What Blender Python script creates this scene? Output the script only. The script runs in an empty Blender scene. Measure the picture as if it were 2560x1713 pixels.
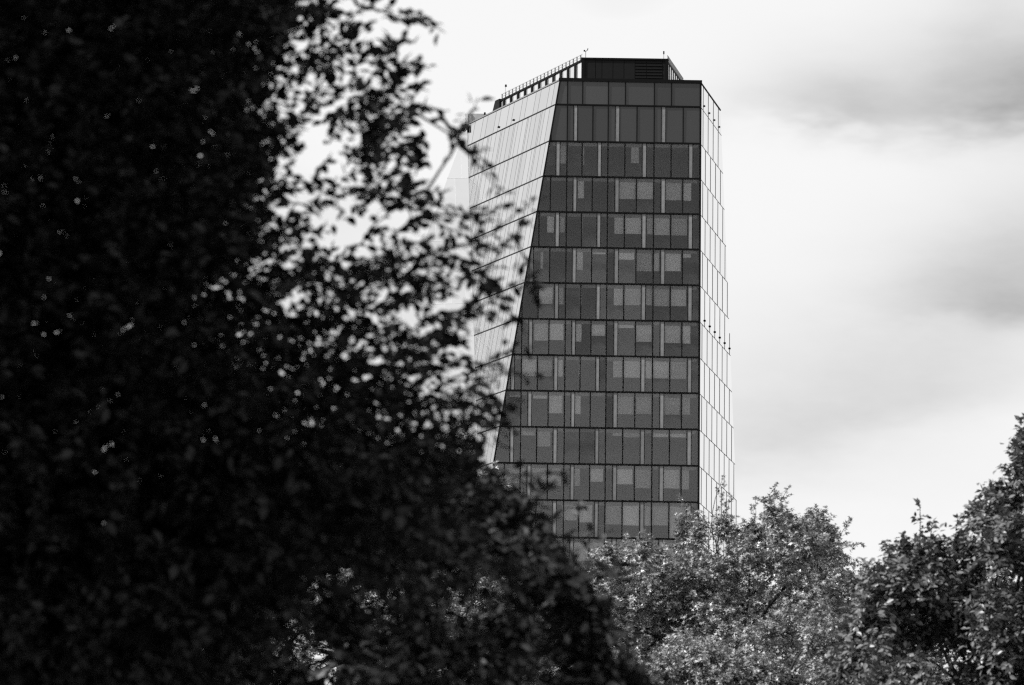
import bpy, math, random
import numpy as np
from mathutils import Vector, Matrix

SC = bpy.context.scene
COL = SC.collection
R = math.radians

# ------------------------------------------------------------------ camera
FPX, CX, CY, EYE = 12000.0, 1280.0, 856.5, 1.7
PITCH, ROLL = math.atan((2970 - CY) / FPX), 0.012
FWD = Vector((0, math.cos(PITCH), math.sin(PITCH)))
UPV = Vector((0, -math.sin(PITCH), math.cos(PITCH)))
RGT = Vector((1, 0, 0))
CR = math.cos(ROLL) * RGT + math.sin(ROLL) * UPV
CU = -math.sin(ROLL) * RGT + math.cos(ROLL) * UPV
cam = bpy.data.cameras.new('camera')
cam.sensor_fit = 'HORIZONTAL'
cam.sensor_width = 36
cam.lens = 36 * FPX / 2560
cam.clip_start = 0.5
cam.clip_end = 20000
cam.dof.use_dof = True
cam.dof.focus_distance = 510
cam.dof.aperture_fstop = 4.6
camo = bpy.data.objects.new('camera', cam)
COL.objects.link(camo)
camo.matrix_world = Matrix(((CR.x, CU.x, -FWD.x, 0), (CR.y, CU.y, -FWD.y, 0), (CR.z, CU.z, -FWD.z, EYE), (0, 0, 0, 1)))
SC.camera = camo

# ------------------------------------------------------------------ sky, sun, exposure
SUN_AZ, SUN_EL = R(-110), R(42)
world = bpy.data.worlds.new('World')
SC.world = world
world.use_nodes = True
wn, wl = world.node_tree.nodes, world.node_tree.links
for n in list(wn):
    wn.remove(n)


def wnode(t, **k):
    n = wn.new(t)
    for a, b in k.items():
        setattr(n, a, b)
    return n


def wm(op, a, b=None, c=None):
    n = wn.new('ShaderNodeMath')
    n.operation = op
    for i, v in enumerate((a, b, c)):
        if v is None:
            continue
        if isinstance(v, (int, float)):
            n.inputs[i].default_value = v
        else:
            wl.new(v, n.inputs[i])
    return n.outputs[0]


sky = wnode('ShaderNodeTexSky', sky_type='NISHITA', sun_disc=False, sun_elevation=SUN_EL, sun_rotation=SUN_AZ)
bw = wnode('ShaderNodeRGBToBW')
wl.new(sky.outputs[0], bw.inputs[0])
tc = wnode('ShaderNodeTexCoord')
sep = wnode('ShaderNodeSeparateXYZ')
wl.new(tc.outputs['Generated'], sep.inputs[0])
az = wm('ARCTAN2', sep.outputs[0], sep.outputs[1])
el = wm('ARCSINE', sep.outputs[2])
# cloud layers: stretched soft noise in azimuth / elevation
cmb = wnode('ShaderNodeCombineXYZ')
wl.new(sep.outputs[0], cmb.inputs[0])
wl.new(sep.outputs[1], cmb.inputs[1])
wl.new(wm('MULTIPLY', sep.outputs[2], 2.6), cmb.inputs[2])


def wnoise(scale, detail, rough, off):
    mp = wnode('ShaderNodeMapping')
    mp.inputs['Location'].default_value = off
    wl.new(cmb.outputs[0], mp.inputs[0])
    n = wnode('ShaderNodeTexNoise')
    n.inputs['Scale'].default_value = scale
    n.inputs['Detail'].default_value = detail
    n.inputs['Roughness'].default_value = rough
    wl.new(mp.outputs[0], n.inputs[0])
    return n.outputs[0]


n_small = wnoise(26, 4, .55, (3.1, 1.7, .4))
n_big = wnoise(7, 3, .5, (.6, 2.2, 5.3))
warp = wm('MULTIPLY', wm('SUBTRACT', n_small, .5), .03)
warp2 = wm('MULTIPLY', wm('SUBTRACT', n_big, .5), .03)
azw = wm('ADD', az, wm('ADD', warp, warp2))
elw = wm('ADD', el, wm('MULTIPLY', warp, .7))
dark = wm('MULTIPLY', wm('MAXIMUM', wm('SUBTRACT', n_big, .55), 0), 1.4)
# individual cloud banks: azimuth, elevation, half width, half height, shear, depth of tone
for a0, e0, sa, se, sh, dep in ((.116, .2265, .040, .0125, .06, .30), (.062, .2225, .018, .008, -.04, .16),
                                (.112, .187, .034, .016, .10, .20), (.080, .163, .045, .016, .22, .12),
                                (.160, .215, .040, .014, .0, .2), (.050, .150, .05, .02, .0, .05),
                                (-.18, .23, .06, .012, .1, .25), (.30, .25, .08, .016, .1, .25), (-.42, .3, .1, .02, .1, .25)):
    da = wm('SUBTRACT', azw, a0)
    de = wm('SUBTRACT', wm('SUBTRACT', elw, e0), wm('MULTIPLY', da, sh))
    up_ = wm('DIVIDE', wm('MAXIMUM', de, 0), se * 1.3)      # soft tops, firmer undersides
    dn_ = wm('DIVIDE', wm('MAXIMUM', wm('MULTIPLY', de, -1), 0), se * .5)
    q = wm('ADD', wm('POWER', wm('DIVIDE', wm('ABSOLUTE', da), sa), 2), wm('POWER', wm('ADD', up_, dn_), 2))
    g = wm('MULTIPLY', wm('EXPONENT', wm('MULTIPLY', q, -1)), dep * 1.6)
    dark = wm('ADD', dark, g)
n_fine = wnoise(60, 5, .6, (7.7, .3, 2.9))
dark = wm('MULTIPLY', dark, wm('ADD', .35, wm('ADD', wm('MULTIPLY', n_small, .9), wm('MULTIPLY', n_fine, .5))))
lum = wm('MULTIPLY', wm('SUBTRACT', .97, wm('MINIMUM', dark, .6)), 10)
hz = wnode('ShaderNodeMapRange', interpolation_type='SMOOTHSTEP')
wl.new(el, hz.inputs['Value'])
for k_, v_ in (('From Min', .10), ('From Max', .22), ('To Min', 1.0), ('To Max', 0)):
    hz.inputs[k_].default_value = v_
cov = wnode('ShaderNodeMapRange', interpolation_type='SMOOTHSTEP')
wl.new(wm('ADD', wm('ADD', hz.outputs[0], wm('MULTIPLY', wm('SUBTRACT', n_small, .5), 1.3)), wm('ADD', sep.outputs[1], wm('MULTIPLY', wm('SUBTRACT', n_big, .5), .9))), cov.inputs['Value'])
cov.inputs['From Min'].default_value = -.95
cov.inputs['From Max'].default_value = -.4
cv = wm('ADD', wm('MULTIPLY', cov.outputs[0], .72), .23)
mixv = wm('ADD', wm('MULTIPLY', lum, cv), wm('MULTIPLY', wm('MINIMUM', bw.outputs[0], 14), wm('SUBTRACT', 1, cv)))
bg = wnode('ShaderNodeBackground')
bg.inputs['Strength'].default_value = .1
wl.new(mixv, bg.inputs['Color'])
out = wnode('ShaderNodeOutputWorld')
wl.new(bg.outputs[0], out.inputs['Surface'])

sl = bpy.data.lights.new('sun', 'SUN')
sl.energy = 5
sl.angle = R(.6)
so = bpy.data.objects.new('sun', sl)
COL.objects.link(so)
sd = Vector((math.sin(SUN_AZ) * math.cos(SUN_EL), math.cos(SUN_AZ) * math.cos(SUN_EL), math.sin(SUN_EL)))
so.rotation_euler = sd.to_track_quat('Z', 'Y').to_euler()
so.location = (-40, 20, 60)

vs = SC.view_settings
vs.view_transform = 'Standard'
vs.look = 'None'
vs.exposure = 0
vs.gamma = 1
vs.use_curve_mapping = False
SC.render.engine = 'CYCLES'
SC.cycles.use_denoising = False
SC.cycles.max_bounces = 8
SC.cycles.transparent_max_bounces = 12
SC.cycles.filter_width = 1.3


# ------------------------------------------------------------------ materials
def mat(name, col=.5, rough=.5, metal=0.0, ior=1.5, spec=.5, island=0.0, obrand=0.0, noise=None, bump=None, transl=0.0):
    m = bpy.data.materials.new(name)
    m.use_nodes = True
    nt = m.node_tree
    b = nt.nodes['Principled BSDF']
    b.inputs['Base Color'].default_value = (col, col, col, 1)
    b.inputs['Roughness'].default_value = rough
    b.inputs['Metallic'].default_value = metal
    b.inputs['IOR'].default_value = ior
    b.inputs['Specular IOR Level'].default_value = spec
    fac = None

    def mth(op, a, c):
        n = nt.nodes.new('ShaderNodeMath')
        n.operation = op
        for i, v in enumerate((a, c)):
            if isinstance(v, (int, float)):
                n.inputs[i].default_value = v
            else:
                nt.links.new(v, n.inputs[i])
        return n.outputs[0]
    if island:
        g = nt.nodes.new('ShaderNodeNewGeometry')
        fac = mth('MULTIPLY', mth('ADD', mth('MULTIPLY', g.outputs['Random Per Island'], 2 * island), 1 - island), col)
    if obrand:
        g = nt.nodes.new('ShaderNodeObjectInfo')
        fac = mth('MULTIPLY', mth('ADD', mth('MULTIPLY', g.outputs['Random'], 2 * obrand), 1 - obrand), fac or col)
    if noise:
        sc_, amt, st = noise
        t = nt.nodes.new('ShaderNodeTexCoord')
        mp = nt.nodes.new('ShaderNodeMapping')
        mp.inputs['Scale'].default_value = st
        nt.links.new(t.outputs['Object'], mp.inputs[0])
        n = nt.nodes.new('ShaderNodeTexNoise')
        n.inputs['Scale'].default_value = sc_
        n.inputs['Detail'].default_value = 5
        nt.links.new(mp.outputs[0], n.inputs[0])
        fac = mth('MULTIPLY', mth('ADD', mth('MULTIPLY', n.outputs[0], 2 * amt), 1 - amt), fac or col)
    if fac is not None:
        nt.links.new(fac, b.inputs['Base Color'])
    if bump:
        t = nt.nodes.new('ShaderNodeTexCoord')
        n = nt.nodes.new('ShaderNodeTexNoise')
        n.inputs['Scale'].default_value = bump[0]
        nt.links.new(t.outputs['Object'], n.inputs[0])
        bp = nt.nodes.new('ShaderNodeBump')
        bp.inputs['Strength'].default_value = bump[1]
        bp.inputs['Distance'].default_value = bump[2]
        nt.links.new(n.outputs[0], bp.inputs['Height'])
        nt.links.new(bp.outputs[0], b.inputs['Normal'])
    if transl:
        tr = nt.nodes.new('ShaderNodeBsdfTranslucent')
        tr.inputs[0].default_value = (col, col, col, 1)
        if fac is not None:
            nt.links.new(fac, tr.inputs[0])
        mx = nt.nodes.new('ShaderNodeMixShader')
        mx.inputs[0].default_value = transl
        nt.links.new(b.outputs[0], mx.inputs[1])
        nt.links.new(tr.outputs[0], mx.inputs[2])
        nt.links.new(mx.outputs[0], nt.nodes['Material Output'].inputs['Surface'])
    return m


def glass_mat(name, tint, ior):
    m = bpy.data.materials.new(name)
    m.use_nodes = True
    nt = m.node_tree
    nt.nodes.remove(nt.nodes['Principled BSDF'])
    tr = nt.nodes.new('ShaderNodeBsdfTransparent')
    tr.inputs[0].default_value = (tint, tint, tint, 1)
    gl = nt.nodes.new('ShaderNodeBsdfGlossy')
    gl.inputs['Roughness'].default_value = .03
    gl.inputs['Color'].default_value = (.95, .95, .95, 1)
    t = nt.nodes.new('ShaderNodeTexCoord')
    n = nt.nodes.new('ShaderNodeTexNoise')
    n.inputs['Scale'].default_value = .35
    n.inputs['Detail'].default_value = 1
    nt.links.new(t.outputs['Object'], n.inputs[0])
    bp = nt.nodes.new('ShaderNodeBump')
    bp.inputs['Strength'].default_value = .25
    bp.inputs['Distance'].default_value = .05
    nt.links.new(n.outputs[0], bp.inputs['Height'])
    nt.links.new(bp.outputs[0], gl.inputs['Normal'])
    fr = nt.nodes.new('ShaderNodeFresnel')
    fr.inputs['IOR'].default_value = ior
    mx = nt.nodes.new('ShaderNodeMixShader')
    nt.links.new(fr.outputs[0], mx.inputs[0])
    nt.links.new(tr.outputs[0], mx.inputs[1])
    nt.links.new(gl.outputs[0], mx.inputs[2])
    nt.links.new(mx.outputs[0], nt.nodes['Material Output'].inputs['Surface'])
    return m


M = dict(
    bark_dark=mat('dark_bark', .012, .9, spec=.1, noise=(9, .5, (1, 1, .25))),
    mirror_dimmed_sky=mat('dimmed_sky_mirror_glass', .70, .06, 1.0, obrand=.06, bump=(.3, .3, .03)),  # left side's greyer sky reflection put into the mirror colour
    mirror=mat('pale_mirror_glass', .84, .05, 1.0, obrand=.05, bump=(.3, .25, .03)),
    glass=glass_mat('tinted_window_glass', .88, 1.6),
    spandrel=mat('dark_spandrel_glass', .035, .07, ior=1.68, obrand=.35, bump=(.3, .2, .03)),
    frame=mat('black_anodised_metal', .006, .6, spec=.08),
    seam=mat('grey_gasket', .2, .7, spec=.1),
    paleseam=mat('pale_gasket', .5, .6),
    joint=mat('panel_joint', .03, .7, spec=.1),
    vent=mat('perforated_metal', .21, .5, noise=(3, .5, (1, 1, .5)), obrand=.2),
    blind=mat('blind_fabric', .80, .8, noise=(1.2, .12, (1, 1, .2)), obrand=.32),
    interior=mat('office_interior', .14, .8, noise=(.6, .5, (1, 1, .6))),
    slab=mat('floor_slab_concrete', .3, .8),
    backing=mat('dark_backing', .03, .7),
    louvre=mat('dark_louvre', .010, .6, spec=.12, noise=(2, .4, (.3, .3, 3))),
    metal=mat('galvanised_metal', .42, .45, noise=(2, .2, (1, 1, 1))),
    lightpanel=mat('pale_metal_panel', .8, .25, .8, obrand=.1),
    roof=mat('roof_membrane', .2, .9),
    bark=mat('bark', .02, .9, noise=(9, .5, (1, 1, .25)), bump=(14, .6, .02)),
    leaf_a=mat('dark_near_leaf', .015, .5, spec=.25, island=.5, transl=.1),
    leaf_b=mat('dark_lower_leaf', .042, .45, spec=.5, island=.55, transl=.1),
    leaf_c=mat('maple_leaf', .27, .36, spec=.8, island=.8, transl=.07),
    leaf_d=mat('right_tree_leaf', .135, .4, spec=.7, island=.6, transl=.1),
    ground=mat('park_ground', .06, .9, noise=(.4, .5, (1, 1, 1))),
    path=mat('path_gravel', .2, .9, noise=(3, .3, (1, 1, 1))),
)


# ------------------------------------------------------------------ helpers
def mesh_obj(name, verts, faces, m, parent=None, smooth=False):
    me = bpy.data.meshes.new(name)
    me.from_pydata([tuple(v) for v in verts], [], faces)
    me.validate()
    if m:
        me.materials.append(M[m])
    if smooth:
        me.polygons.foreach_set('use_smooth', [True] * len(me.polygons))
    me.update()
    o = bpy.data.objects.new(name, me)
    COL.objects.link(o)
    if parent is not None:
        o.parent = parent
        o.matrix_parent_inverse = Matrix.Translation(-world_loc(parent))
    return o


def world_loc(o):
    v = o.location.copy()
    if o.parent is not None:
        v = o.matrix_parent_inverse @ v + world_loc(o.parent)
    return v


def empty(name, loc, parent=None):
    o = bpy.data.objects.new(name, None)
    COL.objects.link(o)
    o.location = loc
    o.empty_display_size = .2
    return o


def tag(o, label=None, cat=None, group=None, kind=None):
    for k, v in (('label', label), ('category', cat), ('group', group), ('kind', kind)):
        if v:
            o[k] = v
    return o


def clip(poly, f):
    """keep the part of a 2D polygon where f(p) >= 0 (f affine)"""
    res = []
    for i in range(len(poly)):
        a, b = poly[i], poly[(i + 1) % len(poly)]
        fa, fb = f(a), f(b)
        if fa >= 0:
            res.append(a)
        if (fa > 0 > fb) or (fa < 0 < fb):
            t = fa / (fa - fb)
            res.append((a[0] + (b[0] - a[0]) * t, a[1] + (b[1] - a[1]) * t))
    return res


def area(p):
    return abs(sum(p[i][0] * p[(i + 1) % len(p)][1] - p[(i + 1) % len(p)][0] * p[i][1] for i in range(len(p)))) / 2


def prism(name, poly, fn, d0, d1, m, parent, bev=0):
    """extrude a 2D polygon given in facade coordinates between two offsets from the facade plane"""
    n = len(poly)
    v = [fn(p[0], p[1], d0) for p in poly] + [fn(p[0], p[1], d1) for p in poly]
    f = [tuple(range(n)), tuple(range(2 * n - 1, n - 1, -1))]
    f += [(i, i + n, (i + 1) % n + n, (i + 1) % n) for i in range(n)]
    c = sum((Vector(x) for x in v), Vector()) / len(v)
    o = mesh_obj(name, [Vector(x) - c for x in v], f, m)
    o.location = c
    o.parent = parent
    o.matrix_parent_inverse = Matrix.Translation(-world_loc(parent))
    return o


def rect(a, b, c, d):
    return [(a, c), (b, c), (b, d), (a, d)]


# ------------------------------------------------------------------ ground
gm = mesh_obj('ground', [(-3000, -500, 0), (3000, -500, 0), (3000, 6000, 0), (-3000, 6000, 0)], [(0, 1, 2, 3)], 'ground')
tag(gm, 'park lawn under the trees reaching to the tower', kind='structure')
pm = mesh_obj('path', [(-40, -3, .004), (60, -3, .004), (60, 3, .004), (-40, 3, .004)], [(0, 1, 2, 3)], 'path')
tag(pm, 'gravel path at the photographer', kind='structure')

# ------------------------------------------------------------------ tower geometry
ZR = [119.76, 117.12, 113.06, 109.19, 105.28, 101.41, 97.49, 93.53, 89.61, 85.72, 81.80, 77.87, 73.94, 69.95, 66.0, 62.05]
ZT, ZB = ZR[0], ZR[-1]
AF = R(1.5)
OX, OY = 20.10, 507.0
UF = Vector((-math.cos(AF), -math.sin(AF), 0))
NF = Vector((math.sin(AF), -math.cos(AF), 0))
UL0, ULS = 15.28, .159                       # front-left edge: distance from the right corner at the top, and its slope


def uleft(z):
    return UL0 + ULS * (ZT - z)


def Pf(u, z, d=0):
    p = Vector((OX, OY, 0)) + UF * u + NF * d
    return Vector((p.x, p.y, z))


HL = R(-24.2)
hl = Vector((math.sin(HL), math.cos(HL), 0))
el_dir = (Pf(uleft(80), 80) - Pf(uleft(ZT), ZT)).normalized()
nl = hl.cross(el_dir).normalized()
if nl.x > 0:
    nl = -nl


def Pl(s, z, d=0):
    return Pf(uleft(z), z) + hl * s + nl * d


SL0, SLS = 24.9, 24.9 / (ZT - 70.2)


def smaxl(z):
    return SL0 - SLS * (ZT - z)


HR = R(11.5)
hr = Vector((math.sin(HR), math.cos(HR), 0))
nr = Vector((math.cos(HR), -math.sin(HR), 0))


def Pr(s, z, d=0):
    return Pf(0, z) + hr * s + nr * d


def smaxr(z):
    return 13.7 + .305 * (ZT - z)


H3 = R(-76)
h3 = Vector((math.sin(H3), math.cos(H3), 0))
e3 = (Pl(smaxl(80), 80) - Pl(smaxl(ZT), ZT)).normalized()
n3 = h3.cross(e3).normalized()
if n3.y > 0:
    n3 = -n3


def P3(s, z, d=0):
    return Pl(smaxl(z), z) + h3 * s + n3 * d


W3 = .37


def smax3(z):
    return W3 * (ZT - z)


tower = empty('office_tower', (10, 515, 0))
tag(tower, 'tall faceted glass office tower with dark front and pale mirrored sides', 'building')

# lower storeys (hidden behind the trees) and the solid core
zb = ZB - .12
fb = [Pf(.1, zb), Pf(uleft(zb), zb), P3(16, zb), Vector((-16, 548, zb)), Vector((24, 548, zb)), Pr(smaxr(zb) - 1, zb)]
vb = [Vector((p.x, p.y, 0)) for p in fb] + fb
nb = len(fb)
mesh_obj('lower_storeys', vb, [tuple(range(nb))[::-1], tuple(range(nb, 2 * nb))] + [(i, (i + 1) % nb, (i + 1) % nb + nb, i + nb) for i in range(nb)], 'spandrel', tower)
# rear body and roof
zt = ZT - .5
rt = [Pf(.3, zt, -.3), Pf(uleft(zt) - .3, zt, -.3), Pl(smaxl(zt) - .4, zt, -.3), Vector((-5.2, 545, zt)), Vector((20, 543, zt)), Pr(smaxr(zt) - .3, zt, -.3)]
mesh_obj('roof', [v for v in rt] + [v - Vector((0, 0, .3)) for v in rt],
         [tuple(range(6)), tuple(range(11, 5, -1))] + [(i, i + 6, (i + 1) % 6 + 6, (i + 1) % 6) for i in range(6)], 'roof', tower)
bw_v = [Pr(smaxr(zt), zt, -.2), Vector((20, 543, zt)), Vector((-5.2, 545, zt)), Pl(smaxl(zt), zt, -.3),
        Pr(smaxr(zb), zb, -.2), Vector((24, 547.5, zb)), Vector((-16, 547.5, zb)), P3(smax3(zb), zb, -.3)]
mesh_obj('rear_wall', bw_v, [(0, 1, 5, 4), (1, 2, 6, 5), (2, 3, 7, 6)], 'mirror', tower)

# --- dark front facade -------------------------------------------------------
# mesh of the facade itself: interior rear wall of the offices
iw = [Pf(.2, ZB, -6), Pf(uleft(ZB) + 4, ZB, -6), Pf(uleft(ZT) - .2, ZT - .9, -6), Pf(.2, ZT - .9, -6)]
front = mesh_obj('facade', iw, [(0, 1, 2, 3)], 'interior', tower)
tag(front, 'dark glazed front facade with black frames and drawn blinds')

MAIN = [0, 5.01, 9.99, 14.41, 19.07, 23.55, 28.1]


def lclip(poly, off=0.0):
    return clip(poly, lambda p: uleft(p[1]) - off - p[0])


rnd = random.Random(7)
for r in range(len(ZR) - 1):
    z1, z0 = ZR[r] - .085, ZR[r + 1] + .085
    for b in range(len(MAIN) - 1):
        ur, ul = MAIN[b], MAIN[b + 1]
        w = ul - ur
        F = lambda t: ul - w * t                         # t from the bay's left line to its right line
        if r == 0:
            cuts, strip = [0, .37, 1], None
        elif r % 2 == 1:
            cuts, strip = [0, .155, .245, .625, 1], 1
        else:
            cuts, strip = [0, .37, .745, .835, 1], 2
        for k in range(len(cuts) - 1):
            ta, tb = cuts[k], cuts[k + 1]
            isv = strip == k
            g0 = .03 if isv else .045
            poly = lclip(rect(F(tb) + g0, F(ta) - g0, z0, z1), .12)
            if len(poly) < 3 or area(poly) < .05:
                continue
            if isv:
                prism('ventilation_panel', poly, Pf, -.10, -.03, 'vent', front)
            else:
                pn = prism('pane', poly, Pf, -.075, -.05, 'spandrel' if r <= 1 else 'glass', front)
                pn.rotation_euler = (rnd.gauss(0, .006), 0, rnd.gauss(0, .008))      # panes never sit perfectly true
            # mullion on the left line of this pane
            if ta > 0 or True:
                mw = .06 if (k == 0 or not (isv or strip == k - 1)) else .03
                mp = lclip(rect(F(ta) - mw, F(ta) + mw, z0 - .02, z1 + .02), .05)
                if len(mp) > 2 and area(mp) > .02:
                    prism('mullion', mp, Pf, -.16, .05 if mw > .05 else 0, 'frame', front)
    # transom under the row, floor slab behind it
    zt_ = ZR[r]
    if r > 0:
        prism('transom', lclip(rect(.0, 40, zt_ - .085, zt_ + .085), .03), Pf, -.2, .06, 'frame', front)
    if r > 1:
        sl_ = [(.3, -.25), (uleft(zt_) - .4, -.25), (uleft(zt_) + 1.5, -5.8), (.3, -5.8)]
        sv = [Pf(u, zt_ - .45, d) for u, d in sl_] + [Pf(u, zt_ + .06, d) for u, d in sl_]
        mesh_obj('floor_slab', sv, [(3, 2, 1, 0), (4, 5, 6, 7), (0, 1, 5, 4), (1, 2, 6, 5), (2, 3, 7, 6), (3, 0, 4, 7)], 'slab', front)
# corner trims and coping
prism('corner_trim', rect(-.10, .10, ZB, ZT), Pf, -.2, .10, 'frame', front)
prism('corner_trim', [(uleft(ZT) - .13, ZT), (uleft(ZB) - .13, ZB), (uleft(ZB) + .05, ZB), (uleft(ZT) + .05, ZT)], Pf, -.2, .10, 'frame', front)
prism('coping', rect(-.14, uleft(ZT) + .1, ZT - .02, ZT + .30), Pf, -.45, .14, 'frame', front)

# roller blinds: storey, left and right distance from the corner, share of the storey covered
ZX = lambda x: (2003 - x) * .01401
BL = {2: [(922, 970, .6), (1092, 1108, .6), (1470, 1530, .55)],
      3: [(1062, 1108, .56), (1380, 1505, .56), (1515, 1640, .56), (1732, 1860, .57), (1868, 1935, .58)],
      4: [(828, 880, .55), (918, 964, .55), (1088, 1100, .56), (1345, 1415, .56), (1424, 1552, .55), (1595, 1640, .55), (1648, 1770, .56), (1780, 1905, .56)],
      5: [(780, 800, .55), (1057, 1105, .57), (1175, 1280, .12), (1375, 1500, .28), (1512, 1635, .58), (1650, 1692, .57), (1732, 1858, .56), (1868, 1935, .2)],
      6: [(768, 876, .55), (916, 960, .55), (1085, 1100, .55), (1345, 1415, .54), (1424, 1552, .53), (1592, 1640, .53), (1648, 1770, .54), (1780, 1900, .54)],
      7: [(738, 845, .55), (853, 962, .55), (1055, 1100, .58), (1172, 1280, .4), (1378, 1500, .16), (1510, 1638, .56), (1732, 1858, .56), (1866, 1935, .57)],
      8: [(648, 758, .54), (765, 875, .55), (914, 960, .55), (1083, 1098, .55), (1345, 1413, .54), (1424, 1552, .55), (1592, 1640, .55), (1648, 1772, .55), (1780, 1905, .55)],
      9: [(530, 638, .14), (735, 843, .16), (850, 960, .56), (1053, 1098, .58), (1374, 1502, .56), (1510, 1640, .55), (1732, 1858, .56), (1866, 1935, .56)],
      10: [(645, 755, .2), (762, 870, .5), (1345, 1413, .18), (1424, 1550, .2), (1648, 1770, .18), (1780, 1905, .2)],
      11: [(530, 638, .5), (648, 690, .5), (730, 843, .5), (850, 955, .55), (1052, 1098, .57), (1172, 1275, .45), (1374, 1500, .5), (1510, 1638, .6), (1732, 1858, .6), (1866, 1930, .6)],
      12: [(962, 1078, .5), (1088, 1195, .55), (1290, 1415, .6), (1424, 1550, .62), (1592, 1638, .62), (1648, 1772, .6), (1782, 1905, .95)],
      13: [(1052, 1160, .6), (1172, 1280, .6), (1374, 1500, .95), (1512, 1638, .95), (1732, 1860, .9)],
      14: [(1088, 1280, .6), (1424, 1550, .6), (1648, 1772, .6)]}
for r, lst in BL.items():
    for a, b_, fr in lst:
        z1 = ZR[r] - .12
        h = (ZR[r] - ZR[r + 1]) * fr
        poly = lclip(rect(ZX(b_), ZX(a), z1 - h + rnd.uniform(-.06, .06), z1), .5)
        if len(poly) > 2 and area(poly) > .1:
            prism('blind', poly, Pf, -.34, -.32, 'blind', front)


# --- mirrored side facades --------------------------------------------------
def side_facade(fn, smax, smin, label, rows, cutsfn, seam_d, seam_w, tr_w, tr_d, trm='joint', sm='seam', gm_='mirror'):
    zs = [ZR[rows[0]], ZR[rows[-1] + 1]]
    bk = [fn(smin, zs[0], -.06), fn(max(smax(zs[0]), .01), zs[0], -.06), fn(max(smax(zs[1]), .01), zs[1], -.06), fn(smin, zs[1], -.06)]
    fac = mesh_obj('facade', bk, [(0, 1, 2, 3)], 'backing', tower)
    tag(fac, label)
    for r in rows:
        z1, z0 = ZR[r] - .02, ZR[r + 1] + .02
        mx = max(smax(z0), smax(z1))
        cuts = [c for c in cutsfn(r) if c < mx]
        cl = lambda p, o=.0: clip(p, lambda q: smax(q[1]) - o - q[0])
        for k, c in enumerate(cuts):
            nx = cuts[k + 1] if k + 1 < len(cuts) else mx + .5
            poly = cl(rect(c + .01, nx - .01, z0, z1), .02)
            if len(poly) < 3 or area(poly) < .03:
                continue
            prism('mirror_panel', poly, fn, -.04, 0, gm_, fac)
            if k > 0:
                mp = cl(rect(c - seam_w, c + seam_w, z0, z1), .03)
                if len(mp) > 2 and area(mp) > .02:
                    prism('mullion', mp, fn, -.05, seam_d, sm, fac)
        if r > 0:
            zc = ZR[r]
            if smax(zc) > .3:
                prism('transom', cl(rect(.05, 60, zc - tr_w, zc + tr_w), .06), fn, -.05, tr_d, trm, fac)
    return fac


def cuts_left(r):
    c, s = [0], .0
    P = 3.55
    if r == 0:
        pat, off = (.36, 1.0), 1.2
    elif r % 2:
        pat, off = (.22, .32, .66, 1.0), 2.6
    else:
        pat, off = (.36, .70, .79, 1.0), .9
    k = -1
    while k < 9:
        for t in pat:
            v = off + (k + t) * P
            if v > .35:
                c.append(v)
        k += 1
    return sorted(c)


def cuts_right(r):
    c = [0]
    if r == 0:
        return [0, 1.75, 5.25, 8.75, 12.25]
    s = 1.72 if r % 2 else 3.45
    while s < 45:
        c.append(s)
        s += 3.5
    return c


left = side_facade(Pl, smaxl, 0, 'pale mirrored facade leaning back left of the dark front', list(range(0, 13)), cuts_left, .012, .018, .055, .05, gm_='mirror_dimmed_sky')
right = side_facade(Pr, smaxr, 0, 'bright mirrored facade right of the dark front, seen edge on', list(range(0, 15)), cuts_right, .035, .02, .035, .012)
third = side_facade(P3, smax3, 0, 'white sloping mirrored facet beyond the left facade', list(range(0, 15)), lambda r: [i * 1.6 + (.8 if r % 2 else 0) for i in range(0, 16)] if r % 2 == 0 else [0] + [i * 1.6 + .8 for i in range(0, 16)], .01, .02, .025, .02, 'paleseam', 'paleseam')
prism('coping', rect(0, SL0, ZT, ZT + .16), Pl, -.35, .08, 'seam', left)
prism('coping', rect(.0, 13.7, ZT, ZT + .14), Pr, -.35, .06, 'frame', right)


def knob(fn, s, z, parent, rad=.085):
    vs_, fs = [], []
    n = 8
    for j, (d, q) in enumerate(((0, .6), (.05, 1), (.10, .9), (.13, .4))):
        for i in range(n):
            a = i * 2 * math.pi / n
            vs_.append(fn(s + math.cos(a) * rad * q * 2.4, z + math.sin(a) * rad * q * 1.4, d))
    for j in range(3):
        for i in range(n):
            fs.append((j * n + i, j * n + (i + 1) % n, (j + 1) * n + (i + 1) % n, (j + 1) * n + i))
    fs.append(tuple(range(3 * n, 4 * n)))
    mesh_obj('facade_anchor', vs_, fs, 'frame', parent)


for i in range(4):
    knob(Pr, 2.35 + 3.5 * i, ZR[1] + .62, right)
for i in range(6):
    knob(Pr, 3.45 + 3.5 * i, ZR[7] + .7, right)
knob(Pl, 11.2, ZR[1] + .5, left)
knob(Pl, 15.2, ZR[1] + .5, left)

# --- penthouse screen on the roof ---------------------------------------------
ZP, ZP0 = 123.15, ZT - .35
pc0, pc1 = Vector((7.3, 510, 0)), Vector((16.6, 510.1, 0))


def Pp(s, z, d=0):
    v = pc1 + (pc0 - pc1).normalized() * s + Vector((0, -1, 0)) * d
    return Vector((v.x, v.y, z))


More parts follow.
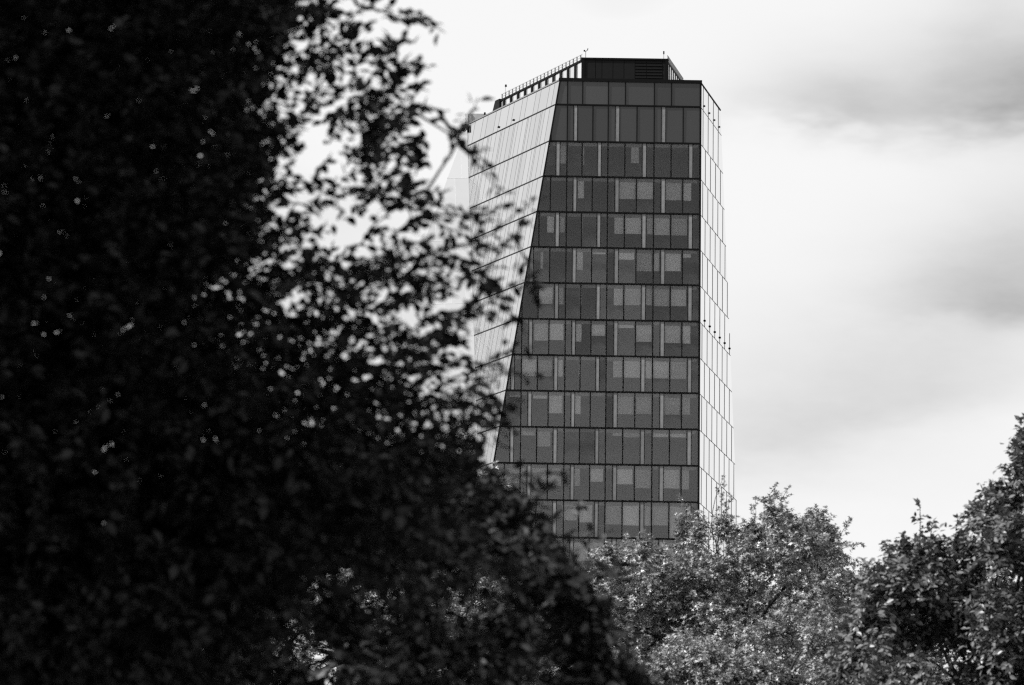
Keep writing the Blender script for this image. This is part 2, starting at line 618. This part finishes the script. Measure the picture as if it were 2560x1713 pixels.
LP = (pc0 - pc1).length
pent = mesh_obj('penthouse_screen', [Pp(0, ZP0, -.1), Pp(LP, ZP0, -.1), Pp(LP, ZP, -.1), Pp(0, ZP, -.1)], [(0, 1, 2, 3)], 'louvre', tower)
tag(pent, 'black louvred plant screen on the roof')
edges = [0, .55, 2.3, 3.55, 4.75, 5.95, 7.15, 7.85, LP - .15]
for i in range(len(edges) - 1):
    a, b_ = edges[i] + .03, edges[i + 1] - .03
    if i in (1, 2):
        zz = ZP0 + .2
        while zz < ZP - .3:
            prism('louvre_blade', rect(a, b_, zz, zz + .17), Pp, -.08, .0 + .05 * ((int(zz * 10)) % 2), 'louvre', pent)
            zz += .34
    else:
        prism('screen_panel', rect(a, b_, ZP0, ZP - .22), Pp, -.08, -.02, 'louvre', pent)
prism('screen_cap', rect(-.12, LP + .12, ZP - .2, ZP), Pp, -.2, .12, 'frame', pent)
prism('screen_post', rect(-.1, .25, ZP0, ZP - .2), Pp, -.2, .1, 'frame', pent)
prism('screen_post', rect(LP - .25, LP + .1, ZP0, ZP - .2), Pp, -.2, .1, 'frame', pent)
hpl = R(-23.8)
hpr = R(11.0)


def Ppl(s, z, d=0):
    v = pc0 + Vector((math.sin(hpl), math.cos(hpl), 0)) * s + Vector((-math.cos(hpl), math.sin(hpl), 0)) * d
    return Vector((v.x, v.y, z))


def Ppr(s, z, d=0):
    v = pc1 + Vector((math.sin(hpr), math.cos(hpr), 0)) * s + Vector((math.cos(hpr), -math.sin(hpr), 0)) * d
    return Vector((v.x, v.y, z))


for fn, L, per, pr, lab in ((Ppl, 22.0, 1.93, .08, 'pale panelled left flank of the plant screen'), (Ppr, 11.2, 1.4, .02, 'pale panelled right flank of the plant screen')):
    fl = mesh_obj('penthouse_flank', [fn(.1, ZP0, -.2), fn(L, ZP0, -.2), fn(L, ZP - .1, -.2), fn(.1, ZP - .1, -.2)], [(0, 1, 2, 3)], 'backing', tower)
    tag(fl, lab)
    s = .15
    while s < L - .4:
        e = min(s + per * .60, L)
        prism('flank_panel', rect(s, e - .1, ZP0, ZP - .45), fn, -.15, -.02, 'lightpanel', fl)
        prism('flank_panel', rect(e + .02, min(e + per * .12, L), ZP0, ZP - .45), fn, -.15, -.03, 'lightpanel', fl)
        prism('screen_post', rect(e + per * .13, e + per * .36, ZP0, ZP - .42), fn, -.16, pr, 'frame', fl)
        s += per
    prism('top_rail', rect(0.13, L, ZP - .42, ZP - .2), fn, -.2, pr + .01, 'frame', fl)
    s = .5
    while s < L:
        prism('railing_post', rect(s, s + .12, ZP - .2, ZP + .42), fn, -.1, .0, 'seam', fl)
        s += per / 2
    prism('handrail', rect(.2, L, ZP + .38, ZP + .45), fn, -.08, -.02, 'metal', fl)
    prism('handrail', rect(.2, L, ZP + .1, ZP + .15), fn, -.07, -.03, 'metal', fl)
# sloping dark end of the left flank
prism('sloping_end_wall', [(22.0, ZP0), (25.6, ZP0), (23.2, ZP - .1), (22.0, ZP - .1)], Ppl, -.5, .2, 'louvre', tower)


def cyl(name, p0, p1, r0, r1, m, parent, n=8):
    p0, p1 = Vector(p0), Vector(p1)
    t = (p1 - p0).normalized()
    a = t.orthogonal().normalized()
    b = t.cross(a)
    v = [p0 + (a * math.cos(i * 2 * math.pi / n) + b * math.sin(i * 2 * math.pi / n)) * r0 for i in range(n)]
    v += [p1 + (a * math.cos(i * 2 * math.pi / n) + b * math.sin(i * 2 * math.pi / n)) * r1 for i in range(n)]
    return mesh_obj(name, v, [(i, (i + 1) % n, (i + 1) % n + n, i + n) for i in range(n)] + [tuple(range(n - 1, -1, -1)), tuple(range(n, 2 * n))], m, parent)


# masts
m1 = cyl('mast', Pp(LP - .36, ZP, -.1), Pp(LP - .36, ZP + .72, -.1), .035, .03, 'seam', tower)
tag(m1, 'thin mast with a forked wind sensor')
q = Pp(LP - .36, ZP + .72, -.1)
cyl('sensor_arm', q, q + Vector((.20, 0, .16)), .03, .03, 'frame', m1)
cyl('sensor_arm', q, q + Vector((-.16, 0, .05)), .03, .03, 'frame', m1)
cyl('sensor_cup', q + Vector((.2, 0, .14)), q + Vector((.24, 0, .36)), .05, .04, 'frame', m1)
cyl('sensor_cup', q + Vector((-.14, 0, .0)), q + Vector((-.14, 0, .16)), .09, .09, 'frame', m1)
m2 = cyl('mast', Pp(.42, ZP, -.1), Pp(.42, ZP + .6, -.1), .03, .025, 'seam', tower)
tag(m2, 'thin mast with an upright beacon')
cyl('beacon', Pp(.42, ZP + .55, -.1), Pp(.42, ZP + .88, -.1), .075, .075, 'frame', m2)
m3 = cyl('mast', Ppl(21.0, ZP, -.1), Ppl(21.0, ZP + 1.15, -.1), .03, .025, 'metal', tower)
q = Ppl(21.0, ZP + 1.15, -.1)
cyl('sensor_cup', q + Vector((.04, 0, -.05)), q + Vector((.04, 0, .2)), .12, .1, 'frame', m3)
# plant unit at the far roof corner
c0 = Vector((-5.75, 533, 119.3))
mesh_obj_v = lambda x0, x1, y0, y1, z0, z1: ([(x0, y0, z0), (x1, y0, z0), (x1, y1, z0), (x0, y1, z0), (x0, y0, z1), (x1, y0, z1), (x1, y1, z1), (x0, y1, z1)],
                                             [(3, 2, 1, 0), (4, 5, 6, 7), (0, 1, 5, 4), (1, 2, 6, 5), (2, 3, 7, 6), (3, 0, 4, 7)])
v_, f_ = mesh_obj_v(-5.35, -3.2, 533, 536, 119.0, 121.95)
unit = mesh_obj('plant_unit', v_, f_, 'metal', tower)
tag(unit, 'grey ribbed plant unit behind the parapet')
for xx in (-5.62, -5.5, -5.12, -5.0):
    v_, f_ = mesh_obj_v(xx, xx + .07, 532.85, 532.97, 119.0, 121.9)
    mesh_obj('unit_rib', v_, f_, 'lightpanel', unit)
v_, f_ = mesh_obj_v(-3.5, -3.3, 532.7, 532.95, 121.6, 122.05)
mesh_obj('unit_vent', v_, f_, 'frame', unit)
# dark bracket at the parapet corner
bp_ = Pl(SL0 - .05, ZT - .35, .1)
v_, f_ = mesh_obj_v(-.16, .16, -.2, .2, -.42, .42)
bk = mesh_obj('parapet_bracket', v_, f_, 'frame', tower)
bk.location = bp_ + Vector((-.16, -.1, 0))
bk.rotation_euler = (0, R(22), 0)
bk.parent = tower
bk.matrix_parent_inverse = Matrix.Translation(-world_loc(tower))

# ------------------------------------------------------------------ trees
NR = np.random.default_rng(11)
_lat = NR.random((32, 32, 32))


def vnoise(p, sc):
    q = p * sc
    i = np.floor(q).astype(int)
    f = q - i
    f = f * f * (3 - 2 * f)
    r = 0
    for dx in (0, 1):
        for dy in (0, 1):
            for dz in (0, 1):
                w = (f[:, 0] if dx else 1 - f[:, 0]) * (f[:, 1] if dy else 1 - f[:, 1]) * (f[:, 2] if dz else 1 - f[:, 2])
                r = r + w * _lat[(i[:, 0] + dx) % 32, (i[:, 1] + dy) % 32, (i[:, 2] + dz) % 32]
    return r


def at(px, py, Y):
    """world points seen at photo position px, py at distance Y in front of the camera"""
    px, py, Y = np.broadcast_arrays(np.asarray(px, float), np.asarray(py, float), np.asarray(Y, float))
    d = np.array(FWD)[None] + ((px - CX) / FPX)[:, None] * np.array(CR)[None] - ((py - CY) / FPX)[:, None] * np.array(CU)[None]
    return np.array([0, 0, EYE])[None] + d * (Y / d[:, 1])[:, None]


def at1(px, py, Y):
    return at([px], [py], [Y])[0]


def norm(v):
    return v / np.maximum(np.linalg.norm(v, axis=1, keepdims=True), 1e-9)


# leaf outlines: two halves folded along the midrib
LEAVES = {
    'star': (np.array([(-.02, .02, 0), (-.6, .5, .10), (-.14, .47, -.02), (-.2, .2, .02), (.2, .2, .02), (0, 1.06, -.10), (.14, .47, -.02), (.6, .5, .10), (.02, .02, 0)]),
             [(0, 2, 1), (3, 4, 5), (8, 7, 6)]),
    'ovate': (np.array([(0, 0, 0), (-.22, .28, .05), (-.26, .55, .06), (0, 1, -.06), (.26, .55, .06), (.22, .28, .05)]),
              [(0, 3, 2, 1), (0, 5, 4, 3)]),
}


def leaf_mesh(name, kind, pos, ydir, nrm, size, m, parent):
    V, Fs = LEAVES[kind]
    y = norm(ydir)
    x = norm(np.cross(y, nrm))
    z = np.cross(x, y)
    n, k = len(pos), len(V)
    P = pos[:, None, :] + size[:, None, None] * (V[None, :, 0:1] * x[:, None, :] + V[None, :, 1:2] * y[:, None, :] + V[None, :, 2:3] * z[:, None, :])
    verts = P.reshape(-1, 3)
    tot = np.array([len(f) for f in Fs], dtype=np.int32)
    flat = np.concatenate([np.array(f) for f in Fs]).astype(np.int32)
    loops = (flat[None, :] + (np.arange(n, dtype=np.int32) * k)[:, None]).reshape(-1)
    lt = np.tile(tot, n)
    ls = np.concatenate([[0], np.cumsum(lt)[:-1]]).astype(np.int32)
    me = bpy.data.meshes.new(name)
    me.vertices.add(len(verts))
    me.vertices.foreach_set('co', verts.astype(np.float32).ravel())
    me.loops.add(len(loops))
    me.loops.foreach_set('vertex_index', loops.astype(np.int32))
    me.polygons.add(len(lt))
    me.polygons.foreach_set('loop_start', ls)
    me.polygons.foreach_set('loop_total', lt.astype(np.int32))
    me.update(calc_edges=True)
    me.materials.append(M[m])
    o = bpy.data.objects.new(name, me)
    COL.objects.link(o)
    if parent is not None:
        o.parent = parent
        o.matrix_parent_inverse = Matrix.Translation(-world_loc(parent))
    return o


def tubes(name, paths, m, parent, n=6):
    vs_, fs = [], []
    for pts, rad in paths:
        pts = [Vector(p) for p in pts]
        base = len(vs_)
        prev = None
        for i, p in enumerate(pts):
            t = (pts[min(i + 1, len(pts) - 1)] - pts[max(i - 1, 0)]).normalized()
            a = t.orthogonal().normalized() if prev is None else (prev - t * prev.dot(t)).normalized()
            prev = a
            b = t.cross(a)
            for j in range(n):
                an = j * 2 * math.pi / n
                vs_.append(p + (a * math.cos(an) + b * math.sin(an)) * rad[i])
        for i in range(len(pts) - 1):
            for j in range(n):
                fs.append((base + i * n + j, base + i * n + (j + 1) % n, base + (i + 1) * n + (j + 1) % n, base + (i + 1) * n + j))
    return mesh_obj(name, vs_, fs, m, parent, smooth=True)


def bow(p0, p1, sag, k, rng):
    p0, p1 = np.array(p0, float), np.array(p1, float)
    L = np.linalg.norm(p1 - p0)
    side = rng.normal(0, 1, 3) * L * .05
    res = []
    for i in range(k + 1):
        t = i / k
        q = p0 + (p1 - p0) * t + np.array([0, 0, sag * L]) * math.sin(math.pi * t) + side * math.sin(math.pi * t)
        if 0 < i < k:
            q = q + rng.normal(0, L * .012, 3)
        res.append(q)
    return res


def twig_leaves(base, d, L, per, size, rng, droop, fan, face=None):
    """leaves set along straight twigs; returns arrays"""
    n = len(base)
    t = (np.arange(per) + .6) / per
    t = np.tile(t, (n, 1)) + rng.uniform(-.4, .4, (n, per)) / per
    pos = base[:, None, :] + d[:, None, :] * (L[:, None] * t)[:, :, None]
    pos = pos - np.array([0, 0, 1])[None, None] * (droop * (L[:, None] * t * t))[:, :, None]
    side = norm(np.cross(d, np.array([0, 0, 1.0])[None] + rng.normal(0, .3, (n, 3))))
    sgn = np.where(np.arange(per) % 2 == 0, 1.0, -1.0)[None, :, None]
    yd = d[:, None, :] * .65 + side[:, None, :] * sgn * fan + rng.normal(0, .33, (n, per, 3))
    yd = yd - np.array([0, 0, droop])[None, None]
    nm = np.array([0, 0, 1.0])[None, None] + rng.normal(0, .55, (n, per, 3))
    if face is not None:
        nm = nm * .75 + face[:, None, :] * .9
    sz = size * rng.uniform(.65, 1.25, (n, per))
    return pos.reshape(-1, 3), yd.reshape(-1, 3), nm.reshape(-1, 3), sz.reshape(-1)


def make_tree(name, label, group, trunk_px, Y, base_px_y, dens, xr, yr, half_depth, count, per, size, kind, lm, seed,
              nscale, nthr, trunk_r, nlimb, sprigs=(), sprig_name='sprig', droop=.25, twl=(.35, .7), upb=.25, bark='bark', clump=1.0, nclump=0, crad=0.0):
    rng = np.random.default_rng(seed)
    foot = at1(trunk_px, base_px_y, Y)
    foot = np.array([foot[0], Y, 0.0])
    root = empty(name, tuple(foot))
    tag(root, label, 'tree', group)
    # twig anchors by rejection
    acc = []
    tot = 0
    guard = 0
    want = nclump or count
    cpx = crad / Y * FPX
    lift = cpx * .55
    while tot < want and guard < 60:
        guard += 1
        m_ = want * 3
        px = rng.uniform(xr[0], xr[1], m_)
        py = rng.uniform(yr[0], yr[1], m_)
        dd, hd = dens(px, py - lift)
        v = rng.uniform(-1, 1, m_)
        Yd = Y + v * half_depth * hd
        p = at(px, py, Yd)
        nz = vnoise(p + seed * 3.7, nscale) * .65 + vnoise(p + 9.1 + seed, nscale * 2.3) * .35
        gate = np.clip((nz - nthr) / .07 + .5, 0, 1) if clump >= 1 else np.maximum(np.clip((nz - nthr) / .11 + .5, 0, 1) * 2.0, np.clip((dd - .3) / .3, 0, 1))
        keep = rng.uniform(0, 1, m_) < (dd * np.maximum(gate, .4 if Y < 60 else .12) if nclump else dd * hd * gate)
        acc.append(p[keep])
        tot += int(keep.sum())
    B = np.concatenate(acc)[:want]
    nedge = 0
    if nclump and hasattr(dens, 'top'):
        # smaller clumps that carry the crown's outline
        nedge = int((xr[1] - xr[0]) / (cpx * .66))
        ex = np.linspace(xr[0], xr[1], nedge) + rng.normal(0, cpx * .2, nedge)
        ey = dens.top(ex) + cpx * rng.uniform(.3, .95, nedge)
        B = np.concatenate([B, at(ex, ey, Y + rng.normal(0, half_depth * .18, nedge))])
        for dn in (1.3, 2.1):
            fx = np.linspace(xr[0], xr[1], nedge) + rng.normal(0, cpx * .25, nedge)
            B = np.concatenate([at(fx, dens.top(fx) + cpx * (dn + rng.uniform(-.3, .3, nedge)), Y + rng.normal(0, half_depth * .3, nedge)), B])
    ctr = B.mean(axis=0)
    ctr[2] -= 1.0
    face = None
    if nclump:
        # leafy domes: every clump carries its twigs on its upper and outer shell
        K = count // len(B)
        lean = norm(B - ctr) * .45 + np.array([0, 0, .55])
        cs = crad * rng.uniform(.65, 1.3, len(B))
        if nedge:
            cs[-nedge:] = crad * rng.uniform(.45, .75, nedge)
        dv = norm(rng.normal(0, 1, (len(B), K, 3)).reshape(-1, 3) + np.repeat(lean, K, 0) * 1.35).reshape(len(B), K, 3)
        rad = cs[:, None] * rng.uniform(.55, 1.0, (len(B), K)) * (1 + .25 * rng.normal(0, 1, (len(B), K)).clip(-1.5, 1.5))
        asp = np.tile(np.array([1.05, 1.05, .85]), (len(B), 1))
        if nedge:
            q_ = rng.uniform(0, 1, nedge)[:, None] ** .9
            asp[-nedge:] = (1 - q_) * np.array([1, 1, .9]) + q_ * np.array([.6, .6, 1.7])
        B = (B[:, None, :] + dv * rad[:, :, None] * asp[:, None, :]).reshape(-1, 3)
        face = dv.reshape(-1, 3)
        d = norm(face * .7 + rng.normal(0, .4, B.shape) + np.array([0, 0, upb]))
    else:
        d = norm(norm(B - ctr) * .9 + rng.normal(0, .36, B.shape) + np.array([0, 0, upb]))
    L = rng.uniform(twl[0], twl[1], len(B))
    B = B - d * L[:, None] * .62
    pos, yd, nm, sz = twig_leaves(B, d, L, per, size, rng, droop, .75, face)
    crown = leaf_mesh('crown', kind, pos, yd, nm, sz, lm, root)
    crown['kind'] = 'stuff'
    # fine twigs
    k = min(len(B), 3000)
    idx = rng.choice(len(B), k, replace=False)
    r0 = .0045 if size < .1 else .009
    tw = [([B[i] - d[i] * L[i] * .05, B[i] + d[i] * L[i] * .5 - np.array([0, 0, droop * L[i] * .25]), B[i] + d[i] * L[i] - np.array([0, 0, droop * L[i]])], (r0 * 1.5, r0, r0 * .4)) for i in idx]
    to = tubes('twigs', tw, bark, root, n=3)
    to['kind'] = 'stuff'
    # trunk and limbs
    top = np.array([ctr[0] * .8 + foot[0] * .2, ctr[1], B[:, 2].max() * .45 + ctr[2] * .55])
    tp = bow(foot, top, 0, 9, rng)
    tr = [trunk_r * (1.35 if i == 0 else 1) * (1 - .085 * i) for i in range(10)]
    tubes('trunk', [(tp, tr)], bark, root, n=12)
    inner = B[(B[:, 1] > Y - .05 * half_depth) & (B[:, 1] < Y + .6 * half_depth)]
    ends = inner[rng.choice(len(inner), nlimb * 7, replace=False)]
    for i in range(nlimb):
        e = ends[i * 7]
        j = int(rng.integers(3, 9))
        st = tp[j]
        mid = bow(st, e, .06, 7, rng)
        rr = trunk_r * (.42 if Y > 60 else .17)
        path = [(mid, [rr * (1 - .12 * q) for q in range(8)])]
        for s in range(1, 7):
            e2 = ends[i * 7 + s]
            near = int(rng.integers(2, 7))
            if np.linalg.norm(e2 - mid[near]) < 1.1 * half_depth + 1.2:
                path.append((bow(mid[near], e2, .05, 5, rng), [rr * .4 * (1 - .16 * q) for q in range(6)]))
        tubes('limb', path, bark, root, n=6)
    # single sprigs that stand clear of the crown
    for (sx, sy, ang, ln, nl_) in sprigs:
        ln = ln * (1.7 if Y > 60 else 1)
        p = at1(sx, sy - (4 if Y > 60 else 0), Y + rng.uniform(-.3, .3) * half_depth)
        dr = np.array([math.cos(R(ang)), rng.uniform(-.3, .3), math.sin(R(ang))])
        dr /= np.linalg.norm(dr)
        b0 = p - dr * ln
        kk = 9
        tip_b = np.stack([b0 + dr * ln * (-.35 + 1.28 * q / (kk - 1)) for q in range(kk)])
        dd = norm(dr[None] + rng.normal(0, .4, (kk, 3)))
        ps, y_, n_, s_ = twig_leaves(tip_b, dd, ln * .42 * np.linspace(1.1, .45, kk), max(2, int(nl_ * (.42 if Y > 60 else .16))), size, rng, droop * .6, .8)
        so_ = leaf_mesh(sprig_name, kind, ps, y_, n_, s_, lm, root)
        so_['kind'] = 'stuff'
        tubes('stem', [(bow(b0 - dr * ln * .9 - np.array([0, 0, ln * .25]), p, .03, 5, rng), [r0 * 2.6 * (1 - .14 * q) for q in range(6)])], bark, so_, n=4)
    return root


# near dark tree on the left: how closely it is leaved, by photo position (columns every 100 from -650, rows every 100 from -350)
GA = '''
99999999999999875100000000
99999999999999875100000000
99999999999999875100000000
99999999999999875100000000
99999999999998756300000000
99999999999998665200000000
99999999999998666300000000
99999999999998556400000000
99999999999998534520000000
99999999999998533520000000
99999999999987655531000000
99999999999987766641000000
99999999999987777752000000
99999999999998888763000000
99999999999999988853000000
99999999999999999863000000
99999999999999999864000000
99999999999998887764100000
99999999999998765432000000
99999999999986421000000000
99999999999975100000000000
99999999999975000000000000
99999999999865000000000000
99999999998765000000000000
'''.replace(' ', '').strip().split('\n')
GAm = np.array([[int(c) for c in (row + '0' * 30)[:26]] for row in GA], float) / 9


def dens_a(px, py):
    gx = np.clip((px + 650) / 100, 0, GAm.shape[1] - 1.001)
    gy = np.clip((py + 350) / 100, 0, GAm.shape[0] - 1.001)
    i, j = gx.astype(int), gy.astype(int)
    fx, fy = gx - i, gy - j
    v = GAm[j, i] * (1 - fx) * (1 - fy) + GAm[j, i + 1] * fx * (1 - fy) + GAm[j + 1, i] * (1 - fx) * fy + GAm[j + 1, i + 1] * fx * fy
    v = np.where(px > 1900, 0, v)
    return np.interp(v * 9, range(10), (0, .02, .05, .085, .125, .17, .22, .30, .48, 1.0)), np.clip(.45 + v * .6, 0, 1)


def dens_outline(pts, ramp, depth_px):
    xs = np.array([p[0] for p in pts], float)
    ys = np.array([p[1] for p in pts], float)

    def f(px, py):
        top = np.interp(px, xs, ys)
        dlt = py - top
        return np.clip(dlt / ramp, 0, 1) ** .7 * (dlt > 0), np.clip(.25 + dlt / depth_px, 0, 1)
    f.top = lambda px: np.interp(px, xs, ys)
    return f


SPR_A = [(1195, 245, 60, .32, 15), (1090, 62, -25, .30, 18), (1205, 400, -40, .30, 18), (1250, 475, -55, .35, 14), (1335, 505, 20, .40, 16),
         (1240, 545, -10, .3, 18), (1310, 560, 50, .22, 10), (1215, 620, -30, .3, 20), (1320, 690, 35, .35, 20), (1230, 720, -35, .3, 20), (1290, 800, -60, .3, 12),
         (1340, 735, -70, .25, 8), (1335, 935, 5, .35, 15), (1300, 860, 25, .3, 12), (1275, 1010, 20, .3, 18), (1400, 1185, -5, .3, 14),
         (1060, 170, -10, .25, 14)]
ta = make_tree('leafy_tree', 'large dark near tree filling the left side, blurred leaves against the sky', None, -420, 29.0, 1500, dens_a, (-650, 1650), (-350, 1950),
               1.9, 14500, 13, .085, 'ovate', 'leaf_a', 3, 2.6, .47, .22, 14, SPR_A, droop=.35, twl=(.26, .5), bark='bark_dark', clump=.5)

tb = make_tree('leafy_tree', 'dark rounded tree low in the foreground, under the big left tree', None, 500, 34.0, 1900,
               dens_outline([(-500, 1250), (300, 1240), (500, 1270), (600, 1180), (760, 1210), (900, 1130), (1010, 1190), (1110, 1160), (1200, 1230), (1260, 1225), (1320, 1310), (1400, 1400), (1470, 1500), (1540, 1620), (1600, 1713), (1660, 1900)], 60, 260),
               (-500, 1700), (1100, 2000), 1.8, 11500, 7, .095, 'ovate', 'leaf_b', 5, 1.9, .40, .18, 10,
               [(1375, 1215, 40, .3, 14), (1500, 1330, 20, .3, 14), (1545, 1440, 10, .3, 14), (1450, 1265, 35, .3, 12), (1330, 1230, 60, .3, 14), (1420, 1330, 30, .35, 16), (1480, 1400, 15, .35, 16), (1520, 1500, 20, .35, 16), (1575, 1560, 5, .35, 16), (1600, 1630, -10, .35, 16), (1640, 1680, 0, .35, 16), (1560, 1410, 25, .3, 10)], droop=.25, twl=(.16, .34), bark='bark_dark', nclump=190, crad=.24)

SPR_C = [(1808, 1199, 80, .55, 20), (1826, 1245, 75, .55, 25), (1888, 1250, 85, .6, 30), (1940, 1216, 80, .6, 25), (1972, 1222, 70, .6, 25),
         (2053, 1275, 75, .5, 25), (2128, 1303, 60, .5, 25), (2155, 1360, 10, .5, 20), (1697, 1250, 130, .6, 20), (1568, 1335, 110, .5, 20), (1692, 1338, 95, .4, 20), (1640, 1375, 100, .4, 20)]
tcn = make_tree('leafy_tree', 'sunlit maple with upright top shoots below the tower', None, 1820, 150.0, 1900,
                dens_outline([(1380, 1640), (1440, 1480), (1500, 1395), (1570, 1360), (1650, 1380), (1720, 1330), (1780, 1320), (1830, 1295), (1900, 1300), (1980, 1285), (2060, 1300), (2120, 1335), (2160, 1420), (2185, 1500), (2215, 1620), (2260, 1800)], 40, 320),
                (1380, 2260), (1230, 2050), 5.0, 16000, 12, .12, 'star', 'leaf_c', 8, .6, .465, .34, 12, SPR_C, 'shoot', droop=.35, twl=(.3, .7), upb=.5, nclump=125, crad=.95)

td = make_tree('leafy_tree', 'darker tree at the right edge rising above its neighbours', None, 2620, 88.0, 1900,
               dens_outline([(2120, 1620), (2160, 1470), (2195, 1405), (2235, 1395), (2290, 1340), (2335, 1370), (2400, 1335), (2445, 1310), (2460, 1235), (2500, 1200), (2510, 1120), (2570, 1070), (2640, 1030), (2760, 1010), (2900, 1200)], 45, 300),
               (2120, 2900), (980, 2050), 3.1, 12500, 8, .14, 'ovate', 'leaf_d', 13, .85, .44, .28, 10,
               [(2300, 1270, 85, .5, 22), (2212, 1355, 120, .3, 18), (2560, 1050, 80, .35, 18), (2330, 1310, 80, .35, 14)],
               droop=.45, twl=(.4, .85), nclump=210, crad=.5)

te = make_tree('leafy_tree', 'pale small maple at the bottom edge in front of the sunlit maple', None, 1850, 120.0, 1900,
               dens_outline([(1560, 1760), (1640, 1640), (1720, 1600), (1800, 1610), (1880, 1640), (1960, 1650), (2040, 1600), (2120, 1640), (2200, 1650), (2300, 1640), (2380, 1720)], 30, 200),
               (1560, 2380), (1590, 2050), 3.0, 6200, 12, .11, 'star', 'leaf_c', 21, .75, .49, .24, 8, (), droop=.35, twl=(.45, .9), upb=.4, nclump=60, crad=.75)

tf = make_tree('leafy_tree', 'maple half hidden behind the dark left trees, left of the tower foot', None, 1150, 165.0, 1900,
               dens_outline([(380, 1560), (500, 1450), (620, 1420), (700, 1380), (800, 1330), (950, 1290), (1080, 1210), (1150, 1150), (1230, 1190), (1300, 1300), (1400, 1400), (1450, 1500)], 40, 320),
               (380, 1450), (1140, 2000), 4.2, 9800, 9, .175, 'star', 'leaf_c', 34, .55, .45, .3, 9,
               [(1170, 1120, 80, .5, 20), (1240, 1165, 50, .5, 20), (1160, 1085, 95, .4, 14)], 'shoot', droop=.35, twl=(.5, 1.1), upb=.5, nclump=230, crad=.9)

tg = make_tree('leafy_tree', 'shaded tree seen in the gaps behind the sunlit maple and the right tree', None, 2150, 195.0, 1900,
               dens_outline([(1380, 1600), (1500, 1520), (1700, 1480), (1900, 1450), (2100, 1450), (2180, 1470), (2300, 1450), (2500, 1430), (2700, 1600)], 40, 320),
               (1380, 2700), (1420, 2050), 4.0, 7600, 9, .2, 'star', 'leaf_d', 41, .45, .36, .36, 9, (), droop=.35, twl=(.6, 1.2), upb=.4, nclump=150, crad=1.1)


def dens_shade(px, py):  # crown of an added tree, out of view, that keeps the near tree dark
    q = 1 - ((px + 3300) / 2000) ** 2 - ((py + 2000) / 2500) ** 2
    return np.clip(q * 3, 0, 1) * (q > 0), np.sqrt(np.clip(q, 0, 1))


th = make_tree('leafy_tree', 'tall unseen tree added at the left to shade the near dark tree', None, -3300, 25.5, 500, dens_shade, (-5300, -1300), (-4500, 500),
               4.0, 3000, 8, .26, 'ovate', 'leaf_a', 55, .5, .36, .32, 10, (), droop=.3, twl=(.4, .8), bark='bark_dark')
